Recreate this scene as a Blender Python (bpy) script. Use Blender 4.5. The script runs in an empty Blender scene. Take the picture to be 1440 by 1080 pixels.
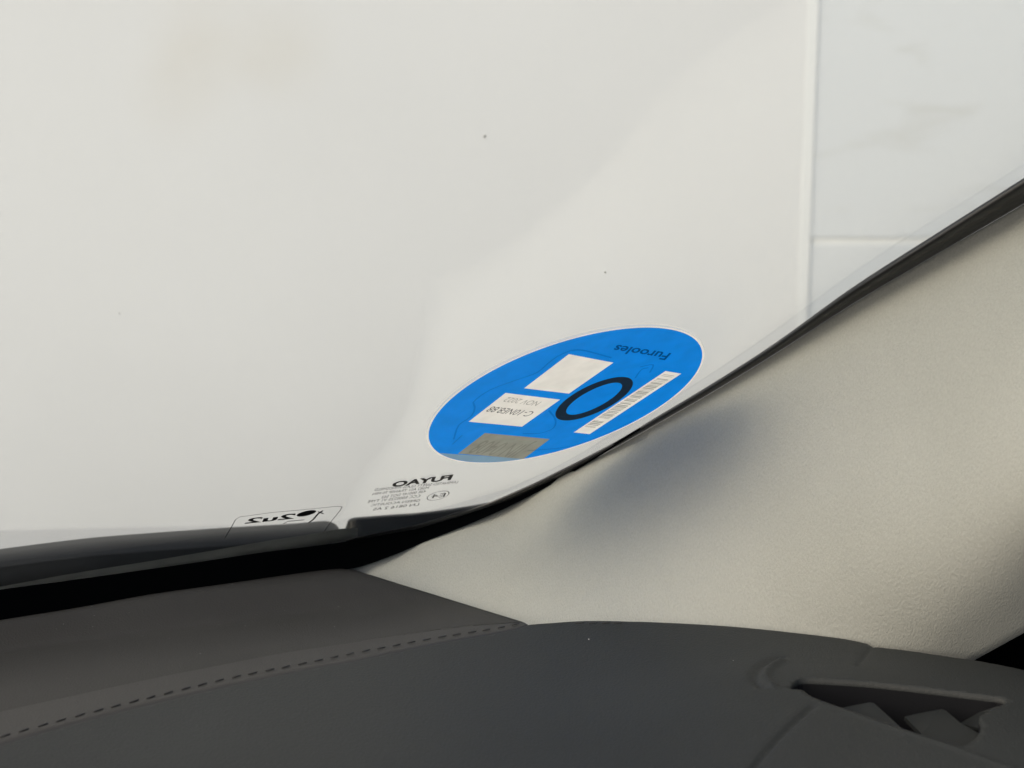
import bpy, bmesh, math, random
import numpy as np
from mathutils import Vector
from mathutils.geometry import delaunay_2d_cdt
random.seed(4)
scene = bpy.context.scene
R = math.radians

# ------------------------------------------------------------------ camera, sky, sun, exposure
CAM = Vector((0.0, 0.0, 1.15))
PITCH = R(10)
F = 2000.0                       # focal length in pixels of the 1440 px wide photograph
RT = Vector((1, 0, 0)); FW = Vector((0, math.cos(PITCH), -math.sin(PITCH))); UP = Vector((0, math.sin(PITCH), math.cos(PITCH)))
cd = bpy.data.cameras.new("camera"); cam = bpy.data.objects.new("camera", cd)
scene.collection.objects.link(cam); scene.camera = cam
cam.location = CAM; cam.rotation_euler = (R(80), 0, 0)
cd.sensor_width = 36; cd.lens = 50.0; cd.clip_start = 0.01; cd.clip_end = 200
cd.dof.use_dof = True; cd.dof.focus_distance = 0.50; cd.dof.aperture_fstop = 18.0

world = bpy.data.worlds.new("World"); scene.world = world; world.use_nodes = True
wn = world.node_tree; wn.nodes.clear()
SUN_EL, SUN_AZ = R(38), R(-133)   # azimuth measured clockwise from +Y: to the viewer's left
sky = wn.nodes.new("ShaderNodeTexSky"); sky.sky_type = 'NISHITA'; sky.sun_disc = False
sky.sun_elevation = SUN_EL; sky.sun_rotation = SUN_AZ; sky.dust_density = 6.0; sky.air_density = 1.0; sky.ozone_density = 0.6
bg = wn.nodes.new("ShaderNodeBackground"); bg.inputs[1].default_value = 0.15
wo = wn.nodes.new("ShaderNodeOutputWorld")
wn.links.new(sky.outputs[0], bg.inputs[0]); wn.links.new(bg.outputs[0], wo.inputs[0])
sl = bpy.data.lights.new("sun", 'SUN'); sl.energy = 0.7; sl.angle = R(85); sl.color = (1.0, 0.98, 0.95)
so = bpy.data.objects.new("sun", sl); scene.collection.objects.link(so)
sd = Vector((math.sin(SUN_AZ)*math.cos(SUN_EL), math.cos(SUN_AZ)*math.cos(SUN_EL), math.sin(SUN_EL)))
so.rotation_euler = sd.to_track_quat('Z', 'Y').to_euler()
scene.view_settings.view_transform = 'Standard'; scene.view_settings.look = 'None'
scene.view_settings.exposure = 0.44; scene.view_settings.gamma = 1.0

# ------------------------------------------------------------------ projection helpers: photo measurements -> places in the room
def ray(px, py): return RT*((px-720)/F) + UP*((540-py)/F) + FW
def at(px, py, t): return CAM + ray(px, py)*t
GN = (RT*0.289 + UP*(-0.879) + FW*(-0.379)).normalized()      # glass normal, facing into the cabin
GP = at(796, 560, 0.5)
def onglass(px, py, off=0.0):
    r = ray(px, py); p0 = GP + GN*off
    return CAM + r*((p0-CAM).dot(GN)/r.dot(GN))
def tglass(px, py):
    r = ray(px, py); return (GP-CAM).dot(GN)/r.dot(GN)
def onz(px, py, z):                                            # z relative to the lens
    r = ray(px, py); return CAM + r*(z/r.z)
def wall_at(px, py, y): r = ray(px, py); return CAM + r*(y/r.y)
def crv(pts, n, ext=None):                                     # Catmull-Rom resample by arclength
    P = [np.array(p, float) for p in pts]
    P = [2*P[0]-P[1]] + P + [2*P[-1]-P[-2]]
    out = []
    for i in range(1, len(P)-2):
        for k in range(24):
            u = k/24
            a, b, c, d = P[i-1], P[i], P[i+1], P[i+2]
            out.append(0.5*((2*b)+(-a+c)*u+(2*a-5*b+4*c-d)*u*u+(-a+3*b-3*c+d)*u**3))
    out.append(P[-2]); out = np.array(out)
    s = np.concatenate([[0], np.cumsum(np.linalg.norm(np.diff(out, axis=0), axis=1))]); s /= s[-1]
    q = np.linspace(0, 1, n)
    return np.stack([np.interp(q, s, out[:, k]) for k in range(out.shape[1])], 1)

# ------------------------------------------------------------------ object helpers
def link(o, parent=None):
    scene.collection.objects.link(o)
    if parent is not None:
        o.parent = parent; o.matrix_parent_inverse = parent.matrix_basis.inverted()
    return o
def mesh(name, V, Fc, mat, parent=None, smooth=False, **kw):
    m = bpy.data.meshes.new(name); m.from_pydata([tuple(v) for v in V], [], [tuple(f) for f in Fc]); m.update()
    if smooth: m.polygons.foreach_set("use_smooth", [True]*len(m.polygons))
    m.materials.append(mat)
    o = link(bpy.data.objects.new(name, m), parent)
    for k, v in kw.items(): o[k] = v
    return o
def empty(name, loc):
    o = bpy.data.objects.new(name, None); o.location = loc; o.empty_display_size = .05
    return link(o)
def grid(rows):
    V = []; Fc = []; n = len(rows[0])
    for r in rows: V += list(r)
    for i in range(len(rows)-1):
        for j in range(n-1):
            Fc.append((i*n+j, i*n+j+1, (i+1)*n+j+1, (i+1)*n+j))
    return V, Fc
def box(name, lo, hi, mat, parent=None, bev=0.0, **kw):
    bm = bmesh.new(); bmesh.ops.create_cube(bm, size=1)
    for v in bm.verts:
        for k in range(3): v.co[k] = (lo[k]+hi[k])/2 + v.co[k]*(hi[k]-lo[k])
    if bev: bmesh.ops.bevel(bm, geom=list(bm.edges), offset=bev, segments=3, affect='EDGES', profile=.5)
    me = bpy.data.meshes.new(name); bm.to_mesh(me); bm.free(); me.materials.append(mat)
    o = link(bpy.data.objects.new(name, me), parent)
    for k, v in kw.items(): o[k] = v
    return o
def slab(name, outline, nrm, th, mat, parent=None, **kw):      # polygon extruded by th along nrm
    n = len(outline); V = list(outline) + [p + nrm*th for p in outline]
    Fc = [tuple(range(n)), tuple(range(2*n-1, n-1, -1))] + [(i, i+n, (i+1) % n+n, (i+1) % n) for i in range(n)]
    o = mesh(name, V, Fc, mat, parent, **kw)
    bm = bmesh.new(); bm.from_mesh(o.data); bmesh.ops.recalc_face_normals(bm, faces=bm.faces); bm.to_mesh(o.data); bm.free()
    return o

# ------------------------------------------------------------------ materials
def nt(name):
    m = bpy.data.materials.new(name); m.use_nodes = True; t = m.node_tree; t.nodes.clear()
    o = t.nodes.new("ShaderNodeOutputMaterial"); return m, t, o
def N(t, typ, **kw):
    n = t.nodes.new(typ)
    for k, v in kw.items():
        if k in n.inputs: n.inputs[k].default_value = v
        else: setattr(n, k, v)
    return n
def principled(name, col, rough=.5, noise=None, bump=None, spec=.5, coat=0.0, var=0.1):
    """noise=(scale, detail, stretch); bump=(scale, strength, distance)"""
    m, t, o = nt(name)
    p = N(t, "ShaderNodeBsdfPrincipled"); p.inputs["Roughness"].default_value = rough
    p.inputs["Specular IOR Level"].default_value = spec; p.inputs["Coat Weight"].default_value = coat
    tc = N(t, "ShaderNodeTexCoord")
    if noise:
        mp = N(t, "ShaderNodeMapping"); mp.inputs["Scale"].default_value = noise[2]
        nz = N(t, "ShaderNodeTexNoise"); nz.inputs["Scale"].default_value = noise[0]; nz.inputs["Detail"].default_value = noise[1]
        cr = N(t, "ShaderNodeValToRGB")
        cr.color_ramp.elements[0].position = .3; cr.color_ramp.elements[1].position = .7
        cr.color_ramp.elements[0].color = tuple(c*(1-var) for c in col)+(1,); cr.color_ramp.elements[1].color = tuple(min(1, c*(1+var)) for c in col)+(1,)
        t.links.new(tc.outputs["Object"], mp.inputs[0]); t.links.new(mp.outputs[0], nz.inputs[0]); t.links.new(nz.outputs[0], cr.inputs[0]); t.links.new(cr.outputs[0], p.inputs["Base Color"])
    else: p.inputs["Base Color"].default_value = col+(1,)
    if bump:
        b = N(t, "ShaderNodeBump"); b.inputs["Strength"].default_value = bump[1]; b.inputs["Distance"].default_value = bump[2]
        nb = N(t, "ShaderNodeTexNoise"); nb.inputs["Scale"].default_value = bump[0]; nb.inputs["Detail"].default_value = 2
        t.links.new(tc.outputs["Object"], nb.inputs[0]); t.links.new(nb.outputs[0], b.inputs["Height"]); t.links.new(b.outputs[0], p.inputs["Normal"])
    t.links.new(p.outputs[0], o.inputs[0]); return m

def make_glass():
    m, t, o = nt("windscreen_glass")
    lw = N(t, "ShaderNodeLayerWeight"); lw.inputs["Blend"].default_value = .5
    pw = N(t, "ShaderNodeMath", operation='POWER'); pw.inputs[1].default_value = 5
    mu = N(t, "ShaderNodeMath", operation='MULTIPLY_ADD'); mu.inputs[1].default_value = 2.0; mu.inputs[2].default_value = .07
    tr = N(t, "ShaderNodeBsdfTransparent"); tr.inputs[0].default_value = (.94, .96, .94, 1)
    gl = N(t, "ShaderNodeBsdfGlossy"); gl.inputs["Roughness"].default_value = .07
    mx = N(t, "ShaderNodeMixShader")
    t.links.new(lw.outputs["Facing"], pw.inputs[0]); t.links.new(pw.outputs[0], mu.inputs[0]); t.links.new(mu.outputs[0], mx.inputs[0])
    t.links.new(tr.outputs[0], mx.inputs[1]); t.links.new(gl.outputs[0], mx.inputs[2]); t.links.new(mx.outputs[0], o.inputs[0])
    return m
def film(name, col, trans, gloss=.04, clear=0.0, var=0.06):     # thin printed vinyl: scatters light from both sides
    m, t, o = nt(name)
    d = N(t, "ShaderNodeBsdfDiffuse"); tl = N(t, "ShaderNodeBsdfTranslucent"); mx = N(t, "ShaderNodeMixShader"); mx.inputs[0].default_value = trans
    g = N(t, "ShaderNodeBsdfGlossy"); g.inputs["Roughness"].default_value = .25; m2 = N(t, "ShaderNodeMixShader"); m2.inputs[0].default_value = gloss
    tc = N(t, "ShaderNodeTexCoord"); nz = N(t, "ShaderNodeTexNoise"); nz.inputs["Scale"].default_value = 140; nz.inputs["Detail"].default_value = 3
    cr = N(t, "ShaderNodeValToRGB"); cr.color_ramp.elements[0].position = .3; cr.color_ramp.elements[1].position = .7
    cr.color_ramp.elements[0].color = tuple(c*(1-var) for c in col)+(1,); cr.color_ramp.elements[1].color = tuple(min(1, c*(1+var)) for c in col)+(1,)
    L = t.links.new
    L(tc.outputs["Object"], nz.inputs[0]); L(nz.outputs[0], cr.inputs[0]); L(cr.outputs[0], d.inputs[0]); L(cr.outputs[0], tl.inputs[0])
    L(d.outputs[0], mx.inputs[1]); L(tl.outputs[0], mx.inputs[2]); L(mx.outputs[0], m2.inputs[1]); L(g.outputs[0], m2.inputs[2])
    if clear:
        tr = N(t, "ShaderNodeBsdfTransparent"); tr.inputs[0].default_value = tuple(.05+.95*c for c in col)+(1,)
        m3 = N(t, "ShaderNodeMixShader"); m3.inputs[0].default_value = clear
        L(m2.outputs[0], m3.inputs[1]); L(tr.outputs[0], m3.inputs[2]); L(m3.outputs[0], o.inputs[0])
    else: L(m2.outputs[0], o.inputs[0])
    return m
def fabric():
    m, t, o = nt("beige_pillar_cloth"); L = t.links.new
    p = N(t, "ShaderNodeBsdfPrincipled"); p.inputs["Roughness"].default_value = .75; p.inputs["Specular IOR Level"].default_value = .25
    tc = N(t, "ShaderNodeTexCoord")
    mp = N(t, "ShaderNodeMapping"); mp.inputs["Scale"].default_value = (1.0, .6, .42); mp.inputs["Rotation"].default_value = (0, R(4), 0)
    n1 = N(t, "ShaderNodeTexNoise"); n1.inputs["Scale"].default_value = 1900; n1.inputs["Detail"].default_value = 2; n1.inputs["Roughness"].default_value = .6
    n2 = N(t, "ShaderNodeTexNoise"); n2.inputs["Scale"].default_value = 18; n2.inputs["Detail"].default_value = 3
    L(tc.outputs["Object"], mp.inputs[0]); L(mp.outputs[0], n1.inputs[0]); L(tc.outputs["Object"], n2.inputs[0])
    cr = N(t, "ShaderNodeValToRGB"); cr.color_ramp.elements[0].position = .3; cr.color_ramp.elements[1].position = .7
    cr.color_ramp.elements[0].color = (.310, .322, .296, 1); cr.color_ramp.elements[1].color = (.332, .344, .318, 1)
    L(n2.outputs[0], cr.inputs[0])
    mx = N(t, "ShaderNodeMix", data_type='RGBA', blend_type='MULTIPLY'); mx.inputs[0].default_value = .24
    L(cr.outputs[0], mx.inputs[6]); L(n1.outputs[0], mx.inputs[7]); L(mx.outputs[2], p.inputs["Base Color"])
    b = N(t, "ShaderNodeBump"); b.inputs["Strength"].default_value = .75; b.inputs["Distance"].default_value = .0004
    L(n1.outputs[0], b.inputs["Height"]); L(b.outputs[0], p.inputs["Normal"]); L(p.outputs[0], o.inputs[0]); return m
def marble():
    m, t, o = nt("white_marble_tile"); L = t.links.new
    p = N(t, "ShaderNodeBsdfPrincipled"); p.inputs["Roughness"].default_value = .35
    tc = N(t, "ShaderNodeTexCoord"); mp = N(t, "ShaderNodeMapping"); mp.inputs["Rotation"].default_value = (0, R(38), 0); mp.inputs["Scale"].default_value = (2.2, 1, 7)
    n1 = N(t, "ShaderNodeTexNoise"); n1.inputs["Scale"].default_value = 2.3; n1.inputs["Detail"].default_value = 6; n1.inputs["Distortion"].default_value = .5
    L(tc.outputs["Object"], mp.inputs[0]); L(mp.outputs[0], n1.inputs[0])
    cr = N(t, "ShaderNodeValToRGB"); e = cr.color_ramp.elements
    e[0].position = .24; e[0].color = (.475, .51, .54, 1); e[1].position = .40; e[1].color = (.522, .568, .615, 1)
    L(n1.outputs[0], cr.inputs[0]); L(cr.outputs[0], p.inputs["Base Color"]); L(p.outputs[0], o.inputs[0]); return m

M = dict(
    glass=make_glass(), cloth=fabric(), marble=marble(),
    plaster=principled("warm_white_plaster", (.548, .580, .612), .9, noise=(1.6, 4, (1, 1, 1)), bump=(60, .2, .002), var=.022),
    trimwhite=principled("white_corner_trim", (.590, .63, .66), .5, noise=(9, 2, (1, 1, 1)), var=.01),
    grout=principled("pale_grout", (.585, .62, .64), .8, noise=(30, 2, (1, 1, 1)), var=.02),
    ground=principled("pale_concrete", (.42, .42, .41), .9, noise=(3, 6, (1, 1, 1)), bump=(90, .4, .004), var=.2),
    tray=principled("dash_tray_plastic", (.029, .0285, .0272), .62, spec=.2, noise=(16, 4, (1, 1, 1)), bump=(1500, .4, .0004), var=.08),
    pad=principled("dash_pad_leatherette", (.0215, .0238, .0236), .60, spec=.2, noise=(12, 4, (1, 1, 1)), bump=(1400, .45, .0004), var=.08),
    thread=principled("dark_thread", (.015, .015, .0155), .7),
    groove=principled("seam_shadow_leather", (.022, .022, .023), .7),
    black=principled("matte_black_foam", (.0012, .0015, .0018), .95, spec=.0),
    rubber=principled("black_rubber_seal", (.010, .011, .012), .32, noise=(60, 2, (1, 1, 1)), var=.2),
    cowl=principled("black_cowl_plastic", (.007, .0085, .010), .6, noise=(40, 3, (1, 1, 1)), var=.3),
    cowlgrey=principled("grey_cowl_plastic", (.10, .108, .105), .7, noise=(50, 3, (1, 1, 1)), var=.25),
    hood=principled("silver_bonnet_paint", (.50, .51, .51), .45, coat=.3),
    frit=principled("black_ceramic_print", (.006, .006, .008), .5, spec=.2),
    vent=principled("black_vent_plastic", (.003, .0035, .005), .6, spec=.3),
    vane=principled("vent_vane_plastic", (.015, .0168, .0168), .55, spec=.2, noise=(30, 3, (1, 1, 1)), var=.1),
    liner=principled("grey_headliner_cloth", (.42, .41, .39), .9, noise=(80, 3, (1, 1, 1))),
    darktrim=principled("dark_door_plastic", (.03, .03, .03), .6, noise=(80, 3, (1, 1, 1))),
    dust=principled("pale_dust_fleck", (.6, .6, .57), .9),
    speck=principled("dirt_speck", (.42, .41, .39), .9),
    blue=film("blue_vinyl", (.002, .262, .86), .82, clear=.025),
    bluedark=film("dark_blue_line_print", (.004, .17, .52), .55),
    ring=film("navy_print", (.035, .075, .11), .1, clear=.10),
    textblue=film("deep_blue_print", (.006, .07, .24), .5),
    paper=film("white_paper_label", (.93, .90, .83), .80, gloss=.02),
    greyfilm=film("grey_foil_label", (.37, .375, .315), .62, gloss=.05, var=.12),
    greyfaint=film("faint_grey_print", (.24, .25, .22), .55, gloss=.05, var=.12),
    paleblue=film("pale_blue_clear_film", (.28, .46, .62), .6, clear=.12),
    ink=film("black_ink", (.10, .10, .11), .4, gloss=.02),
    inkgrey=film("grey_ink", (.33, .34, .31), .5, gloss=.02, var=.15),
)

# ------------------------------------------------------------------ the place outside
WY = 2.5
def tan_patches(m, spots):                                           # faint tan patches on the render
    t = m.node_tree; L = t.links.new; p = next(n for n in t.nodes if n.type == 'BSDF_PRINCIPLED'); src = p.inputs["Base Color"].links[0].from_socket
    ge = N(t, "ShaderNodeNewGeometry"); nz = N(t, "ShaderNodeTexNoise"); nz.inputs["Scale"].default_value = 9; nz.inputs["Detail"].default_value = 5
    L(ge.outputs["Position"], nz.inputs[0])
    for (loc, rad, amt) in spots:
        sb = N(t, "ShaderNodeVectorMath", operation='DISTANCE'); sb.inputs[1].default_value = loc; L(ge.outputs["Position"], sb.inputs[0])
        mr = N(t, "ShaderNodeMapRange"); mr.inputs[1].default_value = 0; mr.inputs[2].default_value = rad; mr.inputs[3].default_value = amt; mr.inputs[4].default_value = 0; mr.interpolation_type = 'SMOOTHSTEP'
        L(sb.outputs["Value"], mr.inputs[0]); mu = N(t, "ShaderNodeMath", operation='MULTIPLY'); L(mr.outputs[0], mu.inputs[0]); L(nz.outputs[0], mu.inputs[1])
        mx = N(t, "ShaderNodeMix", data_type='RGBA'); mx.inputs[7].default_value = (.475, .470, .435, 1); L(mu.outputs[0], mx.inputs[0]); L(src, mx.inputs[6]); src = mx.outputs[2]
    L(src, p.inputs["Base Color"])
tan_patches(M['plaster'], [(tuple(wall_at(395, 70, WY)), .12, .55), (tuple(wall_at(290, 50, WY)), .14, .5), (tuple(wall_at(250, 130, WY)), .12, .35)])
g = mesh("ground", [(-60, -60, 0), (60, -60, 0), (60, 60, 0), (-60, 60, 0)], [(0, 1, 2, 3)], M['ground'], kind="structure")
c0 = wall_at(1137, 230, WY); cx = c0.x; hz = wall_at(1200, 339, WY).z
pw = empty("plaster_wall", (cx-4, WY, 0)); pw["label"] = "plain warm white rendered wall filling the view through the windscreen, left of the corner strip"; pw["category"] = "wall"
box("rendered_face", (cx-9, WY, 0), (cx-.0098, WY+.2, 4.2), M['plaster'], pw)
tw = empty("tiled_wall", (cx+1.5, WY, 0)); tw["label"] = "pale bluish marble tiled wall with faint grey veins, right of the corner strip"; tw["category"] = "wall"
box("wall_core", (cx+.01, WY+.0038, 0), (cx+6, WY+.22, 4.2), M['grout'], tw)
th = .9; tww = 1.8
tz = hz - 2*th
tp = None
k = 0
for i in range(5):
    z0 = max(0.0, hz+(i-2)*th+.006); z1 = min(4.19, hz+(i-1)*th-.006)
    if z1-z0 < .05: continue
    for j in range(3):
        box("tile", (cx+.0082+j*tww, WY+.0015+.001*((i+j) % 2), z0), (cx+.016+(j+1)*tww-.014, WY+.026, z1), M['marble'], tw, bev=.0015)
cs = empty("corner_strip", (cx, WY-.004, 0)); cs["label"] = "thin bright white upright strip where plain wall meets marble tiles"; cs["category"] = "trim strip"
box("strip", (cx-.010, WY-.0015, 0), (cx+.008, WY+.03, 4.2), M['trimwhite'], cs, bev=.0004)

# ------------------------------------------------------------------ the car
car = empty("car", (0, -.6, 0)); car["label"] = "car seen from inside at its raked windscreen corner, dark dashboard and beige pillar trim"; car["category"] = "car"

# windscreen: one laminated sheet
T_line = [(470, 803), (504, 792), (548, 780), (592, 762), (650, 739), (720, 709), (760, 686), (860, 633), (920, 599), (1000, 553), (1090, 498), (1200, 427), (1320, 356), (1440, 287), (1700, 132), (1950, -15), (2400, -293), (2850, -560)]
K0 = [(-520, 958), (-300, 921), (-150, 897), (0, 872), (106, 855), (211, 836), (317, 821), (422, 806), (474, 800), (506, 801)]
outl = [onglass(px, py+6) for px, py in K0[:-1]] + [onglass(px, py+4) for px, py in T_line[1:]] + [onglass(2850, -1250), onglass(-520, -700)]
ws = slab("windscreen", outl, -GN, .0048, M['glass'], car, label="clear raked windscreen with printed maker mark in its lower corner")

def glass_poly(name, pix, mat, parent, off=.0003, th=.00008, **kw):
    return slab(name, [onglass(x, y, off) for x, y in pix], -GN, th, mat, parent, **kw)
def text_mesh(body, shear=0.0, bold=0.0):
    cu = bpy.data.curves.new("t", 'FONT'); cu.body = body; cu.shear = shear; cu.resolution_u = 3; cu.offset = bold
    o = bpy.data.objects.new("t", cu); scene.collection.objects.link(o)
    bpy.context.view_layer.update()
    me = bpy.data.meshes.new_from_object(o.evaluated_get(bpy.context.evaluated_depsgraph_get()))
    V = np.array([v.co[:] for v in me.vertices]); Fc = [tuple(p.vertices) for p in me.polygons]
    bpy.data.objects.remove(o); bpy.data.meshes.remove(me); bpy.data.curves.remove(cu)
    return V, Fc
def writing(name, body, p0, p1, p2, mat, parent, off=.0004, fit=True, bold=0.0, **kw):
    """p0 = start of the baseline, p1 = end of the baseline, p2 = top of the first letter (photo measurements, laid on the glass)"""
    V, Fc = text_mesh(body, bold=bold)
    x0, x1 = V[:, 0].min(), V[:, 0].max(); y0, y1 = 0.0, max(.68, V[:, 1].max())
    out = []
    for v in V:
        u = (v[0]-x0)/(x1-x0); w = (v[1]-y0)/(y1-y0)
        out.append(onglass(p0[0]+u*(p1[0]-p0[0])+w*(p2[0]-p0[0]), p0[1]+u*(p1[1]-p0[1])+w*(p2[1]-p0[1]), off))
    return mesh(name, out, Fc, mat, parent, **kw)
def sheet(name, outer, holes, mat, parent, off, **kw):        # one thin printed sheet on the glass, with cut-outs
    vs = []; es = []
    for poly in [outer]+holes:
        b_ = len(vs); vs += [Vector((p[0], p[1])) for p in poly]; es += [(b_+i, b_+(i+1) % len(poly)) for i in range(len(poly))]
    r_ = delaunay_2d_cdt(vs, es, [], 0, 1e-6); Fq = []
    for f in r_[2]:
        c = sum((r_[0][i] for i in f), Vector((0, 0)))/len(f)
        if inside(c, outer) and not any(inside(c, h) for h in holes): Fq.append(tuple(f))
    return mesh(name, [onglass(v.x, v.y, off) for v in r_[0]], Fq, mat, parent, **kw)
def inside(p, Q):
    x, y = p[0], p[1]; c = False; j = len(Q)-1
    for i in range(len(Q)):
        if (Q[i][1] > y) != (Q[j][1] > y) and x < (Q[j][0]-Q[i][0])*(y-Q[i][1])/(Q[j][1]-Q[i][1])+Q[i][0]: c = not c
        j = i
    return c
def tint(name, col):                                           # ink that only filters the light behind it
    m, t, o = nt(name); tr = N(t, "ShaderNodeBsdfTransparent"); tr.inputs[0].default_value = col+(1,); t.links.new(tr.outputs[0], o.inputs[0]); return m
M['bluedark'] = tint("dark_blue_line_print", (.62, .74, .80)); M['inkgrey'] = tint("grey_ink", (.50, .50, .48)); M['greyfaint'] = tint("faint_grey_print", (.80, .80, .80))
M['textblue'] = tint("deep_blue_print", (.35, .30, .33)); M['ink'] = tint("black_ink", (.16, .16, .17))
mt, t_, o_ = nt("clear_glass_outer_face"); tr_ = N(t_, "ShaderNodeBsdfTransparent"); tr_.inputs[0].default_value = (.985, .995, .988, 1); t_.links.new(tr_.outputs[0], o_.inputs[0])
ws.data.materials.append(mt)
for p_ in ws.data.polygons:
    if p_.normal.dot(GN) < .9: p_.material_index = 1
def pline(name, pts, w, mat, parent, off=.0004, closed=False, **kw):   # printed line w metres wide on the glass
    P = [onglass(x, y, off) for x, y in pts]; V = []; Fc = []; n = len(P)
    for i in range(n):
        a = P[(i-1) % n] if (closed or i) else P[i]; b = P[(i+1) % n] if (closed or i < n-1) else P[i]
        s = (b-a).normalized().cross(GN)*(w/2); V += [P[i]-s, P[i]+s]
    for i in range(n if closed else n-1):
        j = (i+1) % n; Fc.append((2*i, 2*i+1, 2*j+1, 2*j))
    return mesh(name, V, Fc, mat, parent, **kw)

# maker's mark printed on the screen (seen from behind, so mirrored)
writing("maker_mark", "FUYAO", (634, 674.5), (550, 685), (638, 667.0), M['frit'], ws, bold=.045)
rows = [("LAMINATED SAFETY GLASS WINDSHIELD", 643, 526, 679.5, 690.5, 3.6),
        ("M382 AS1 TRANSP 70 MIN", 602, 523, 687.5, 696.5, 3.4),
        ("43R 000147 DOT 563", 598, 536, 692.5, 701, 3.6),
        ("CCC E000225 V1 TYPE", 590, 516, 699, 707.5, 3.6),
        ("GREEN ACOUSTIC", 590, 521, 705, 712, 3.2),
        ("LN 0816 2 AS", 588, 524, 711, 718, 3.6)]
for b, xr, xl, yr, yl, h in rows:
    writing("small_print", b, (xr, yr), (xl, yl), (xr+h*.6, yr-h), M['frit'], ws)
el = [(616+15*math.cos(a)+3.5*math.sin(a), 697-2.3*math.cos(a)-6.2*math.sin(a)) for a in np.linspace(0, 2*math.pi, 33)[:-1]]
pline("approval_ring", el, .00032, M['frit'], ws, closed=True)
writing("approval_mark", "E4", (625, 698.5), (606, 701), (627.5, 693), M['frit'], ws)
# second printed frame with an oval emblem
pline("printed_frame", [(316, 757), (325, 742), (331, 731), (337, 727), (380, 721), (430, 716.5), (474, 712), (481, 712.5), (479, 717), (466, 733), (455, 749)], .00030, M['frit'], ws)
ov = [(431+13.5*math.cos(a)+2*math.sin(a), 722-2.4*math.cos(a)-3.7*math.sin(a)) for a in np.linspace(0, 2*math.pi, 33)[:-1]]
glass_poly("printed_oval", ov, M['frit'], ws)
pline("printed_tick", [(454, 718), (447, 723), (440, 731), (434, 735)], .0009, M['frit'], ws)
pline("printed_tick", [(455, 722.5), (447, 719.5)], .0006, M['frit'], ws)
writing("printed_word", "2u2", (413, 729), (344, 736.5), (417, 721.5), M['frit'], ws, bold=.03)
pline("printed_stroke", [(428, 731), (405, 733), (398, 737)], .0006, M['frit'], ws)
for px, py, r in [(682, 192, 1.7), (851, 383, 1.1), (168, 441, .8)]:
    pts = [(px+r*(1+.3*random.random())*math.cos(a), py+r*(1+.3*random.random())*math.sin(a)) for a in np.linspace(0, 2*math.pi, 8)[:-1]]
    glass_poly("dirt_speck", pts, M['speck'], ws, off=-.0052)

# black rubber along the pillar edge of the screen
F1 = [(486, 760), (520, 752), (560, 744), (600, 735), (650, 720), (690, 706), (720, 693), (760, 675), (860, 624), (920, 588), (1000, 540), (1090, 482), (1200, 403), (1320, 326), (1440, 250), (1700, 85), (1950, -75), (2400, -353), (2850, -620)]
TL = T_line[1:]
def ext(c, n, off): return [onglass(x, y, off) for x, y in crv(c, n)]
n = 120
a = crv(F1, n); b = crv([(486, 801)]+TL, n)
rows_ = []
for w, off in [(0, .0003), (.12, .0022), (.35, .0034), (.6, .0038), (.85, .0034), (1.06, .0016)]:
    rows_.append([onglass(a[i][0]*(1-w)+b[i][0]*w, a[i][1]*(1-w)+b[i][1]*w, off*min(1, .15+i/45)) for i in range(n)])
V, Fc = grid(rows_); mesh("pillar_seal", V, Fc, M['rubber'], car, smooth=True)
# black foam strip between screen and dashboard
SB = [(-520, 916), (-300, 880), (-100, 846), (0, 830), (105, 816), (246, 796), (300, 788), (373, 777), (446, 768), (481, 763), (519, 756), (592, 742), (650, 724), (720, 699), (800, 661), (900, 602)]
KX = [(-520, 958), (-300, 921), (-150, 897), (0, 872), (106, 855), (211, 836), (317, 821), (422, 806), (474, 800), (506, 796), (560, 777), (600, 760), (655, 738), (724, 707), (802, 665.5), (900, 604)]
a = crv(SB, 120); b = crv(KX, 120)
def tfoam(x):                                                  # depth of the foam's face: it hangs down from the glass
    xs_ = [p[0] for p in SB]; ys_ = [p[1] for p in SB]; return tglass(x, float(np.interp(x, xs_, ys_)))
def tedge(x, y): return min(tfoam(x)-.0024, tglass(x, y)-.006-.020*min(1, max(0, (720-x)/200))-.0015) if x > 470 else tfoam(x)-.0024
rows_ = [[onglass(p[0], p[1], .0002) for p in a], [at(p[0], p[1]-.8, tedge(q[0], q[1])+.0004) for p, q in zip(a, b)],
         [at(q[0], q[1]+1, tedge(q[0], q[1])) for q in b], [at(q[0], q[1]+(30 if q[0] < 470 else 2), tedge(q[0], q[1])+(.001 if q[0] < 470 else .012)) for q in b]]
V, Fc = grid(rows_); mesh("foam_strip", V, Fc, M['black'], car)

# scuttle (cowl) and bonnet outside the screen
def off_t(px, py, d): return at(px, py, tglass(px, py)+d)
def loft(name, curves, mat, parent, n=60, **kw):
    rr = [[Vector(p) for p in crv([tuple(off_t(*q)) for q in c], n)] for c in curves]
    V, Fc = grid(rr); return mesh(name, V, Fc, mat, parent, smooth=True, **kw)
C1 = [(-300, 806), (-120, 787), (0, 772), (70, 763), (141, 755), (246, 747), (317, 742), (416, 736), (452, 732.5), (464, 733.5), (473, 738), (481, 750)]
loft("cowl_panel", [[(x, y+30, .16) for x, y in C1], [(x, y+2, .15) for x, y in C1], [(x, y, .145) for x, y in C1], [(x, y+6, .10) for x, y in C1], [(x, y+26, .05) for x, y in C1], [(x, y+90, .03) for x, y in C1]], M['cowl'], car)
C2 = [(-300, 872), (-120, 846), (0, 825), (105, 806), (211, 789), (300, 774), (373, 761), (431, 752), (476, 744), (503, 742.5)]
loft("cowl_lip", [[(x, y+6, .012) for x, y in C2], [(x, y, .011) for x, y in C2], [(x, y+25, .008) for x, y in C2]], M['cowlgrey'], car)  # lip in a paler grey than the cowl panel
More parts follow.
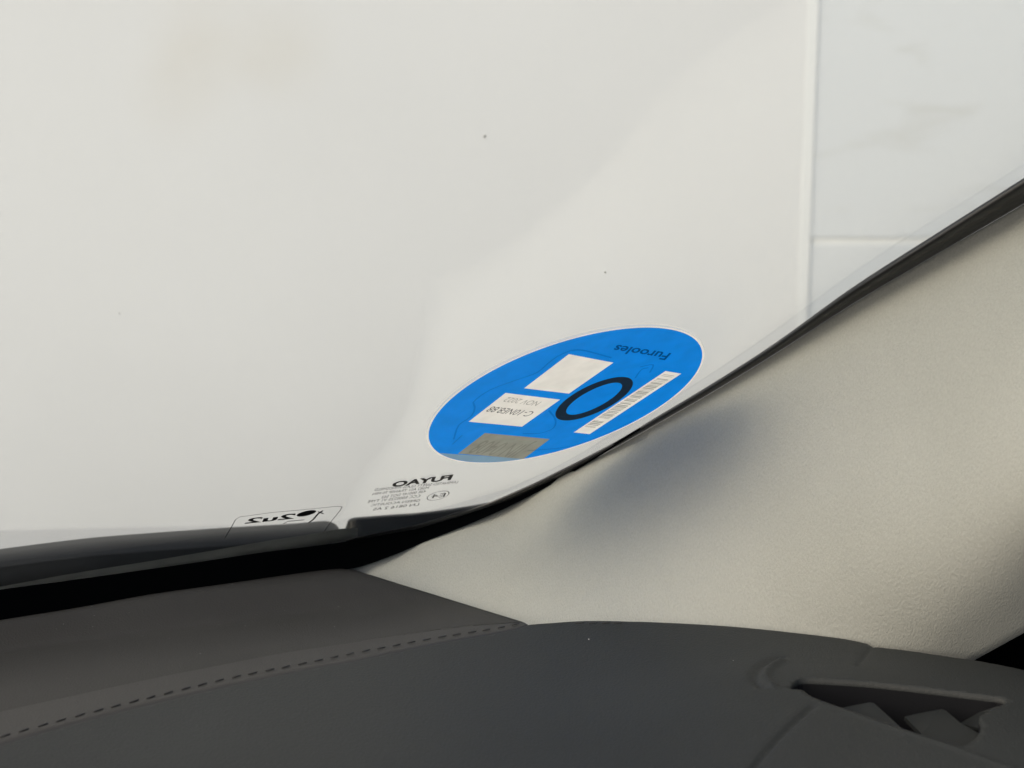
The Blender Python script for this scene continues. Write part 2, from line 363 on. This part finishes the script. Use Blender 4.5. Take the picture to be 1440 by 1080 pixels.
C3 = [(483, 750), (487, 739), (493, 729), (520, 726), (551, 723.5), (606, 719), (679, 708), (720, 697), (780, 670), (860, 635)]
loft("wing_edge", [[(x, y+30, .10) for x, y in C3], [(x, y, .09) for x, y in C3], [(x, y+4, .06) for x, y in C3], [(x, y+80, .02) for x, y in C3]], M['cowl'], car)
H1 = [(-300, 757), (-120, 750), (0, 746), (120, 743), (246, 741), (317, 739.5), (380, 741)]
loft("bonnet", [[(x, y+60, .9) for x, y in H1], [(x, y+2, .55) for x, y in H1], [(x, y, .5) for x, y in H1], [(x, y+3, .42) for x, y in H1], [(x, y+40, .3) for x, y in H1]], M['hood'], car)

# ------------------------------------------------------------------ dashboard
ZP = -.166
Kv = [(-520, 1010), (-250, 965), (0, 925), (250, 893), (450, 868), (560, 856), (640, 846)]
K2 = [(-520, 1125), (-250, 1058), (0, 1001), (105, 978), (211, 955), (317, 934), (400, 918), (500, 903), (539, 897), (643, 882), (735, 875)]
K3 = [(-520, 1200), (-250, 1120), (0, 1048), (105, 1018), (211, 991), (317, 966), (422, 944), (504, 929), (539, 921), (608, 907), (712, 888), (742, 879)]
dash = car
n = 120
def c3(pts, fn): return [Vector(p) for p in crv([tuple(fn(*q)) for q in pts], n)]
k0 = c3(K0[:-1]+[(500, 802)], lambda x, y: at(x, y, tfoam(x)-.0045))
kv = c3([(x, y-8) for x, y in Kv], lambda x, y: onz(x, y, -.1768)); k2 = c3(K2, lambda x, y: onz(x, y, -.1702)); k3 = c3(K3, lambda x, y: onz(x, y, -.1661))
L_ = [Vector((0, 0, 0))]*n
rows_ = []
ctrl = [k0, kv, k2, k3]
skirt = [p-Vector((0, 0, .03)) for p in k0]
rows_.append(skirt)
for u in np.linspace(0, 1, 22):                      # quadratic-ish valley between the screen and the ridge
    if u < .5:
        s = u*2; q_ = max(0, (s-.1)/.9); s2 = q_*q_*(3-2*q_)
        rows_.append([Vector((*(k0[i].xy.lerp(kv[i].xy, s)), k0[i].z+(kv[i].z-k0[i].z)*s2)) for i in range(n)])
    else:
        s = (u-.5)*2; s2 = s*s*(2.2-1.2*s)
        rows_.append([Vector((*(kv[i].xy.lerp(k2[i].xy, s)), kv[i].z+(k2[i].z-kv[i].z)*s2)) for i in range(n)])
for k_, r in enumerate(rows_):
    if k_ == 0: continue
    u = (k_-1)/21; f_ = u*1.2 if u < .5 else .6+(u-.5)*.8
    d_ = onz(500+235*f_, 802+72.5*f_, r[-1].z-CAM.z)-r[-1]
    for i in range(n-36, n): w_ = (i-(n-36))/35; r[i] = r[i]+d_*(w_*w_*(3-2*w_))
for r in rows_: r.append(r[-1]-Vector((0, -.002, .03)))   # right-hand skirt, hidden below the trim
V, Fc = grid(rows_)
tray = mesh("dashboard_tray", V, Fc, M['tray'], car, smooth=True, label="dark brownish grey tray of the dashboard below the glass")
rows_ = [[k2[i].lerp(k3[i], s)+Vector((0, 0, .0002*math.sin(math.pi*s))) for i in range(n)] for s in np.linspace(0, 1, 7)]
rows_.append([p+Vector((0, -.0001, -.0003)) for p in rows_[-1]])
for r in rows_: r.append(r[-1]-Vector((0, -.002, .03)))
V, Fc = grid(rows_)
M['band'] = principled("dash_band_painted_sheen", (.037, .0365, .035), .60, spec=.2, noise=(16, 4, (1, 1, 1)), bump=(1500, .4, .0004), var=.08)  # paler than tray and pad: reflected sheen painted into the colour
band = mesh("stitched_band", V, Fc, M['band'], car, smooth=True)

# pad: heights over the ground plan
edgeA = [(742, 878), (782, 874), (830, 870.5), (900, 870.5), (970, 873.5), (1039, 878), (1131, 887.5), (1190, 895), (1224, 902)]
edgeB = [(1231, 906), (1282, 912), (1343, 922), (1371, 926), (1440, 941), (1560, 974), (1750, 1030), (1950, 1100)]
far = [tuple(onz(x, y, ZP))[:2] for x, y in crv(K3, 110)[:-1]] + [tuple(onz(x, y, ZP))[:2] for x, y in crv(edgeA, 90)] + [tuple(onz(x, y, ZP))[:2] for x, y in crv(edgeB, 80)]
nK3 = 109
farA = np.array(far)
near = [tuple(onz(x, 1560, ZP))[:2] for x in (1950, 1500, 1000, 500, 0, -520)]
vent_out = [(1111, 982), (1113, 975), (1118, 970), (1130, 965.5), (1180, 968.5), (1229, 972.5), (1315, 982.5), (1383, 991), (1407, 994), (1417, 999), (1400, 1009), (1377, 1022), (1380, 1034), (1372, 1050), (1350, 1060), (1315, 1052), (1286, 1044), (1240, 1029), (1200, 1015), (1172, 1005), (1141, 993), (1127, 983)]
hole = [np.array(onz(x, y, ZP))[:2] for x, y in vent_out]
H = np.array(hole)
creases = [([(1145, 1004), (1120, 1026), (1090, 1053), (1060, 1082), (1020, 1120)], .0011, -.0009),
           ([(1226, 908), (1219, 920), (1212, 932), (1207, 943)], .0011, -.0005),
           ([(1073, 978), (1064, 968), (1063, 955), (1070, 942), (1083, 932), (1098, 926)], .0018, -.0009),
           ([(1085, 977), (1076, 966), (1077, 955), (1085, 943), (1097, 932)], .0016, .0012),
           ([(1172, 1009), (1240, 1033), (1315, 1056), (1400, 1080), (1480, 1100)], .0012, .0004)]
CR = []
for pts, w, h in creases:
    q = crv(pts, 40); CR.append((np.array([np.array(onz(x, y, ZP))[:2] for x, y in q]), w, h))
def dseg(P, Q):                                                # distance to a polyline, and the nearest segment
    A_ = Q[:-1]; B_ = Q[1:]-A_; t_ = np.clip(((P-A_)*B_).sum(1)/np.maximum((B_*B_).sum(1), 1e-14), 0, 1)
    d_ = np.linalg.norm(A_+B_*t_[:, None]-P, axis=1); i_ = int(np.argmin(d_)); return d_[i_], i_
def dpoly(P, Q): return dseg(P, Q)[0]
def padz(p):
    p = np.array(p); d, i = dseg(p, farA)
    r = .0003+.0032*min(1, max(0, (i-nK3+4)/30))
    z = ZP
    if d < r: z -= r*.8*(1-math.sqrt(max(0, 1-(1-d/r)**2)))
    for Q, w, h in CR:
        e = dpoly(p, Q)
        if e < 3*w: z += h*math.exp(-(e/w)**2*1.2)
    # raised pod around the vent
    e = np.linalg.norm((p-np.array([cxv, cyv]))/np.array([.075, .038]))
    z += .003*math.exp(-e**4*.9)
    if p[1] < .34: z -= (.34-p[1])**2*2.0
    return z
cxv, cyv = onz(1250, 1005, ZP).xy
outline = far+near
verts = [Vector(p) for p in outline]; nO = len(verts)
edges = [(i, (i+1) % nO) for i in range(nO)]
Hd = crv([tuple(p) for p in hole]+[tuple(hole[0])], 90)[:-1]
s0 = len(verts); verts += [Vector(p) for p in Hd]; nh = len(Hd)
edges += [(s0+i, s0+(i+1) % nh) for i in range(nh)]
OUT = np.array(outline)
extra = []
for offd in (.0003, .0006, .0010, .0016, .0026, .004):
    for i in range(2, len(far)-2, 1):
        t = farA[i+1]-farA[i-1]; t = t/np.linalg.norm(t); nn = np.array([t[1], -t[0]])
        extra.append(farA[i]+nn*offd)
for Q, w, h in CR:
    for i in range(1, len(Q)-1):
        t = Q[i+1]-Q[i-1]; t = t/np.linalg.norm(t); nn = np.array([t[1], -t[0]])
        for s in (-1.6, -1, -.5, 0, .5, 1, 1.6): extra.append(Q[i]+nn*s*w)
xs = np.arange(OUT[:, 0].min(), OUT[:, 0].max(), .005); ys = np.arange(OUT[:, 1].min(), OUT[:, 1].max(), .005)
for x in xs:
    for y in ys: extra.append(np.array([x+random.uniform(-.001, .001), y+random.uniform(-.001, .001)]))
for x in np.arange(cxv-.09, cxv+.09, .002):
    for y in np.arange(cyv-.045, cyv+.045, .002): extra.append(np.array([x, y+.00031]))
seen = set()
for p in extra:
    key = (round(p[0]/.00028), round(p[1]/.00028))
    if key in seen: continue
    seen.add(key)
    if inside(p, OUT) and not inside(p, Hd) and dpoly(p, Hd) > .0005 and dpoly(p, farA) > .00025: verts.append(Vector(p))
res = delaunay_2d_cdt(verts, edges, [], 0, 1e-7)
vv, ff = res[0], res[2]
V = [(v.x, v.y, CAM.z+padz(v)) for v in vv]
Fc = []
for f in ff:
    c = sum((vv[i] for i in f), Vector((0, 0)))/len(f)
    if inside(c, OUT) and not inside(c, Hd): Fc.append(tuple(f))
bm = bmesh.new(); bv = [bm.verts.new(v) for v in V]
for f in Fc: bm.faces.new([bv[i] for i in f])
for v in list(bm.verts):
    if not v.link_faces: bm.verts.remove(v)
bmesh.ops.recalc_face_normals(bm, faces=bm.faces)
if sum(f.normal.z for f in bm.faces) < 0: bmesh.ops.reverse_faces(bm, faces=bm.faces)
be = [e for e in bm.edges if e.is_boundary and not (dpoly(np.array(e.verts[0].co[:2]), Hd) < .0004)]
for f in bm.faces: f.smooth = True
r = bmesh.ops.extrude_edge_only(bm, edges=be)
for v in [x for x in r['geom'] if isinstance(x, bmesh.types.BMVert)]: v.co.z -= .03
bmesh.ops.split_edges(bm, edges=be)
# thin turned-in lip round the vent mouth
be = [e for e in bm.edges if e.is_boundary and dpoly(np.array(e.verts[0].co[:2]), np.vstack([Hd, Hd[:1]])) < .0004]
r = bmesh.ops.extrude_edge_only(bm, edges=be)
for v in [x for x in r['geom'] if isinstance(x, bmesh.types.BMVert)]: v.co.z -= .0018
me = bpy.data.meshes.new("dashboard_pad"); bm.to_mesh(me); bm.free(); me.materials.append(M['pad'])
pad = link(bpy.data.objects.new("dashboard_pad", me), car); pad["label"] = "smooth dark grey padded dashboard top nearest the viewer"

# stitches: one thread loop each, sunk beside the seam
def capsule(p, q, r, up):
    d = (q-p); Ln = d.length; d.normalize(); s = d.cross(up).normalized(); V = []; Fc = []; m_ = 6
    prof = [(0, .35), (.12, .9), (.5, 1.05), (.88, .9), (1, .35)]
    for u, k in prof:
        for j in range(m_):
            a_ = 2*math.pi*j/m_; V.append(p+d*Ln*u+(s*math.cos(a_)+up*math.sin(a_)*.6)*r*k)
    for i in range(len(prof)-1):
        for j in range(m_): Fc.append((i*m_+j, i*m_+(j+1) % m_, (i+1)*m_+(j+1) % m_, (i+1)*m_+j))
    Fc += [tuple(range(m_))[::-1], tuple(range((len(prof)-1)*m_, len(prof)*m_))]
    return V, Fc
SL = [(-60, 1057), (0, 1038), (105, 1009), (211, 982), (317, 956), (422, 935), (504, 918.5), (539, 912), (608, 899), (690, 886), (735, 877.5)]
sp = [Vector(p) for p in crv([tuple(onz(x, y, -.1670)) for x, y in SL], 600)]
tot = sum((sp[i+1]-sp[i]).length for i in range(599)); ns = 34
V0, F0 = capsule(Vector((-.00165, 0, 0)), Vector((.00165, 0, 0)), .00042, Vector((0, 0, 1)))
stm = bpy.data.meshes.new("stitch"); stm.from_pydata([tuple(v) for v in V0], [], F0); stm.materials.append(M['thread'])
stm.polygons.foreach_set("use_smooth", [True]*len(stm.polygons))
def stitch(p, d, parent):
    o = bpy.data.objects.new("stitch", stm); link(o, parent); o.location = p
    o.rotation_euler = (random.uniform(-.05, .05), 0, math.atan2(d.y, d.x)+.16+random.uniform(-.05, .05))
for i in range(ns):
    j = min(597, int((i+.5)/ns*599)); stitch(sp[j]+Vector((0, 0, .0004)), sp[j+1]-sp[j-1], band)
for px in (815, 834, 852, 869):
    p = onz(px, 876.4, ZP); stitch(p+Vector((0, 0, .0001)), Vector((1, -.02, 0)), pad)
# recessed seam cord
sc = [Vector(p) for p in crv([tuple(onz(x, y-.6, ZP+.00003)) for x, y in K3], 200)]
V, Fc = grid([[p+Vector((0, .0006, 0)) for p in sc], [p+Vector((0, -.0006, -.0002)) for p in sc]]); mesh("seam", V, Fc, M['thread'], band)

# ------------------------------------------------------------------ air vent in the dashboard pad
vn = mesh("air_vent", *grid([[Vector((p[0], p[1], CAM.z+padz(p)-.0018)) for p in list(Hd)+[Hd[0]]], [Vector((p[0], p[1]+.004, CAM.z+ZP-.03)) for p in list(Hd)+[Hd[0]]]]), M['vent'], car, label="black sunken air vent with two slanting vanes")
V = [Vector((p[0], p[1]+.004, CAM.z+ZP-.03)) for p in Hd]; mesh("vent_floor", V, [tuple(range(len(V)))], M['vent'], vn)
def vane(name, pix, nrm, th, **kw):
    return slab(name, [onz(x, y, z) for x, y, z in pix], nrm, th, M['vane'], vn, **kw)
dn = Vector((0, .35, -1)).normalized()
vane("vane", [(1165, 999.5, ZP-.0042), (1195, 993, ZP-.0025), (1223, 987.5, ZP-.001), (1229, 988.5, ZP-.001), (1256, 1013, ZP-.001), (1289, 1044, ZP-.0012), (1292, 1049, ZP-.0014), (1240, 1034, ZP-.0016), (1190, 1016, ZP-.003)], dn, .0015)
vane("vane", [(1272, 1007.5, ZP-.003), (1300, 1001.5, ZP-.002), (1324, 997, ZP-.001), (1330, 999, ZP-.001), (1350, 1016, ZP-.001), (1385, 1036, ZP-.001), (1400, 1060, ZP-.001), (1316, 1055, ZP-.0012), (1296, 1032, ZP-.002)], dn, .0015)
vane("vent_end_ramp", [(1350, 1017, ZP-.006), (1378, 1001, ZP-.0025), (1403, 993, ZP+.001), (1420, 999, ZP+.0015), (1398, 1012, ZP-.0002), (1376, 1024, ZP-.003)], dn, .001)
for px, py, z in [(1381, 1043, ZP+.0006), (1031, 929, ZP+.0003), (828, 899, ZP+.0003)]:
    p = onz(px, py, z); bm = bmesh.new(); bmesh.ops.create_icosphere(bm, subdivisions=1, radius=.00034 if px > 1300 else .0002)
    me = bpy.data.meshes.new("dust_fleck"); bm.to_mesh(me); bm.free(); me.materials.append(M['dust']); o = link(bpy.data.objects.new("dust_fleck", me), pad); o.location = p
# sparse dust on the tray
V = []; Fc = []
for _ in range(40):
    px = random.uniform(0, 700); i = random.randrange(5, n-5); u = random.random()
    p = k0[i].lerp(kv[i], u) if random.random() < .5 else kv[i].lerp(k2[i], u)
    s_ = random.uniform(.00005, .00012); b0 = len(V); p = p+Vector((0, 0, .0012))
    V += [p+Vector((s_, 0, 0)), p+Vector((0, s_, 0)), p+Vector((-s_, 0, 0)), p+Vector((0, -s_, 0)), p+Vector((0, 0, s_))]
    Fc += [(b0, b0+1, b0+4), (b0+1, b0+2, b0+4), (b0+2, b0+3, b0+4), (b0+3, b0, b0+4)]
mesh("dust", V, Fc, M['dust'], tray, kind="stuff")

# ------------------------------------------------------------------ pillar trim: a cloth-covered moulding (depth surface through measured points)
CP = []
for x, y in T_line: CP.append((x, y, tglass(x, y)-.006-.020*min(1, max(0, (720-x)/200))))
def tz(x, y, z): return z/ray(x, y).z
for x, y, z in [(500, 802, -.174), (560, 822, -.177), (640, 846, -.1795), (690, 862, -.179), (742, 880, -.177)]: CP.append((x, y, tz(x, y, z)))
for x, y, d in [(820, 890, .503), (900, 895, .498), (1000, 900, .492), (1100, 906, .486), (1200, 918, .477), (1290, 932, .471)]: CP.append((x, y, d))
for x, y, d in [(1371, 928, .468), (1440, 890, .458), (1560, 824, .450), (1700, 748, .43), (1330, 980, .48), (1850, 660, .41), (1990, 585, .39), (2400, 350, .345), (2900, 70, .30), (2350, 100, .35),
                (1330, 880, .457), (1400, 830, .443), (1500, 770, .428), (1640, 700, .41),
                (1180, 700, .474), (1300, 620, .455), (1440, 540, .430), (1600, 450, .408), (1800, 330, .385)]: CP.append((x, y, d))
CP = np.array(CP, float); XY = CP[:, :2]/500.0
def phi(r): return np.where(r > 1e-9, r*r*np.log(np.maximum(r, 1e-9)), 0)
nn_ = len(CP); K = phi(np.linalg.norm(XY[:, None]-XY[None], axis=2)) + np.eye(nn_)*2e-3
P_ = np.hstack([np.ones((nn_, 1)), XY]); A = np.zeros((nn_+3, nn_+3)); A[:nn_, :nn_] = K; A[:nn_, nn_:] = P_; A[nn_:, :nn_] = P_.T
Wt = np.linalg.solve(A, np.concatenate([CP[:, 2], [0, 0, 0]]))
def depth(x, y):
    q = np.array([x, y])/500.0; return float(phi(np.linalg.norm(XY-q, axis=1))@Wt[:nn_] + Wt[nn_]+Wt[nn_+1]*q[0]+Wt[nn_+2]*q[1])
TB = crv(T_line, 190)
RB = crv([(480, 812), (560, 860), (680, 905), (850, 950), (1050, 965), (1230, 975), (1310, 962), (1371, 928), (1440, 890), (1560, 824), (1700, 748), (1850, 660), (1990, 585), (2400, 350), (2900, 70)], 190)
rows_ = []
for w in np.linspace(0, 1, 46):
    rows_.append([at(*(TB[i]*(1-w)+RB[i]*w), depth(*(TB[i]*(1-w)+RB[i]*w))) for i in range(190)])
rows_.append([at(*RB[i], depth(*RB[i])+.004) for i in range(190)])
rows_.append([at(*(RB[i]-np.array([2, 2])), depth(*RB[i])+.03) for i in range(190)])
V, Fc = grid(rows_)
mesh("pillar_trim", V, Fc, M['cloth'], car, smooth=True, label="grained beige trim moulding covering the windscreen pillar")
# dark door seal behind the trim's outer edge
RD = [q for q in RB if q[0] > 1235]
rows_ = [[at(x-30, y-40, depth(x, y)+.035) for x, y in RD], [at(x+60, y+60, depth(x, y)+.04) for x, y in RD], [at(x+400, y+500, depth(x, y)+.05) for x, y in RD]]
V, Fc = grid(rows_); mesh("door_seal", V, Fc, M['black'], car)
box("underdash_gap_blocker", (-.55, .22, CAM.z-.225), (.24, .60, CAM.z-.207), M['black'], car)  # unseen slab added to block bright gaps below the dash
# cabin round the viewer: door, seat back, floor; roof omitted to admit skylight
box("door_panel", (.47, -1.4, .45), (.53, .30, CAM.z-.12), M['darktrim'], car, bev=.01)
box("seat_back", (-.9, -.95, .5), (.45, -.80, CAM.z-.05), M['darktrim'], car, bev=.03)
box("cabin_floor", (-1.0, -1.9, .30), (.50, .30, .34), M['darktrim'], car)

# ------------------------------------------------------------------ round permit sticker on the inside of the screen
st = empty("sticker", GP+GN*.0003); st["label"] = "round blue permit sticker with white labels and a navy ring, stuck inside the windscreen corner"; st["category"] = "sticker"
U = (RT - GN*RT.dot(GN)).normalized(); W = GN.cross(U)
RAD = .0502
def onpx(p):
    d = p-CAM; t = d.dot(FW); return (720+F*d.dot(RT)/t, 540-F*d.dot(UP)/t)
def circle(r, m_): return [onpx(GP+GN*.0006+(U*math.cos(a)+W*math.sin(a))*r) for a in np.linspace(0, 2*math.pi, m_+1)[:-1]]
def ell(c, sxx, syy, sxy, k, m_=72):
    S = np.array([[sxx, sxy], [sxy, syy]]); Lc = np.linalg.cholesky(S)
    return [tuple(np.array(c)+Lc@np.array([math.cos(a), math.sin(a)])*k) for a in np.linspace(0, 2*math.pi, m_+1)[:-1]]
Cd = circle(RAD, 180)
yl = lambda x: 636.5+(x-612)*.0675
seg = sorted([p for p in circle(RAD-.00015, 720) if p[1] > yl(p[0]) and p[0] < 752], key=lambda p: p[0])
L1 = [(737, 546), (800, 553.5), (862.5, 510), (800, 498)]; L2 = [(659, 593), (734, 600), (787.5, 562), (711, 552.5)]
L3 = [(644, 638), (736, 645.5), (773, 617.5), (682, 609)]; L4 = [(807, 608), (829, 610.5), (958, 525.5), (936, 521.7)]
Eo = ell((835.5, 560.7), 2981, 942, -1201, 1.0); Ei = ell((835.5, 560.7), 1546, 510, -700, 1.0)
dd = sheet("blue_disc", Cd, [L1, L2, L3, L4, seg], M['blue'], st, .0006)
sheet("white_rim", circle(RAD+.0008, 180), [circle(RAD+.00002, 180)], M['paper'], st, .0006)
sheet("pale_segment", seg, [L3], M['paleblue'], st, .0006)
l1 = sheet("label", L1, [], M['paper'], st, .0006, label="blank white label"); l2 = sheet("label", L2, [], M['paper'], st, .0006, label="white label with two lines of print")
l3 = sheet("label", L3, [], M['greyfilm'], st, .0006, label="grey foil label"); l4 = sheet("barcode_label", L4, [], M['paper'], st, .0006)
sheet("zero", Eo, [Ei], M['ring'], st, .0008)
writing("print", "C-10NE8.88", (753, 579), (693, 571.5), (742, 586), M['ink'], l2, off=.0008)
writing("print", "NOV 2022", (762, 565), (715, 558.5), (753, 571), M['inkgrey'], l2, off=.0008)
writing("print", "JIN 0408", (748, 626), (682, 619), (722, 644), M['greyfaint'], l3, off=.0008)
writing("print", "Furooles", (944, 497), (868, 485), (935, 506.5), M['textblue'], dd, off=.0007, bold=.02)
# bars of the barcode
a0, a1 = np.array([808.5, 607.2]), np.array([936.5, 522.6]); b0, b1 = np.array([827.5, 609.6]), np.array([956.5, 525.4])
u = .09
V = []; Fc = []
while u < .96:
    w = random.choice([.006, .006, .011, .016]); gp = random.choice([.006, .009, .014])
    if .20 < u < .235 or .885 < u < .91: u += .03; continue
    q = [a0+(a1-a0)*u+(b0-a0)*.10, b0+(b1-b0)*u-(b0-a0)*.14, b0+(b1-b0)*(u+w)-(b0-a0)*.14, a0+(a1-a0)*(u+w)+(b0-a0)*.10]
    i0 = len(V); V += [onglass(x, y, .0008) for x, y in q]; Fc.append((i0, i0+1, i0+2, i0+3)); u += w+gp
mesh("bars", V, Fc, M['inkgrey'], l4)
# faint outline drawing in darker blue
for pts in [[(638, 618), (645, 598), (662, 586), (668, 574), (666, 565), (690, 548), (730, 533), (755, 524), (772, 510), (790, 498), (815, 492), (860, 503)],
            [(772, 577), (781, 590), (778, 602), (760, 609), (735, 610)], [(636, 625), (650, 612)],
            [(900, 516), (918, 513), (914, 524)], [(893, 532), (902, 520), (912, 517)],
            [(742, 634), (800, 628), (846, 612), (890, 592)]]:
    pline("outline_print", [tuple(q) for q in crv(pts, 40)], .0007, M['bluedark'], dd, off=.0007)
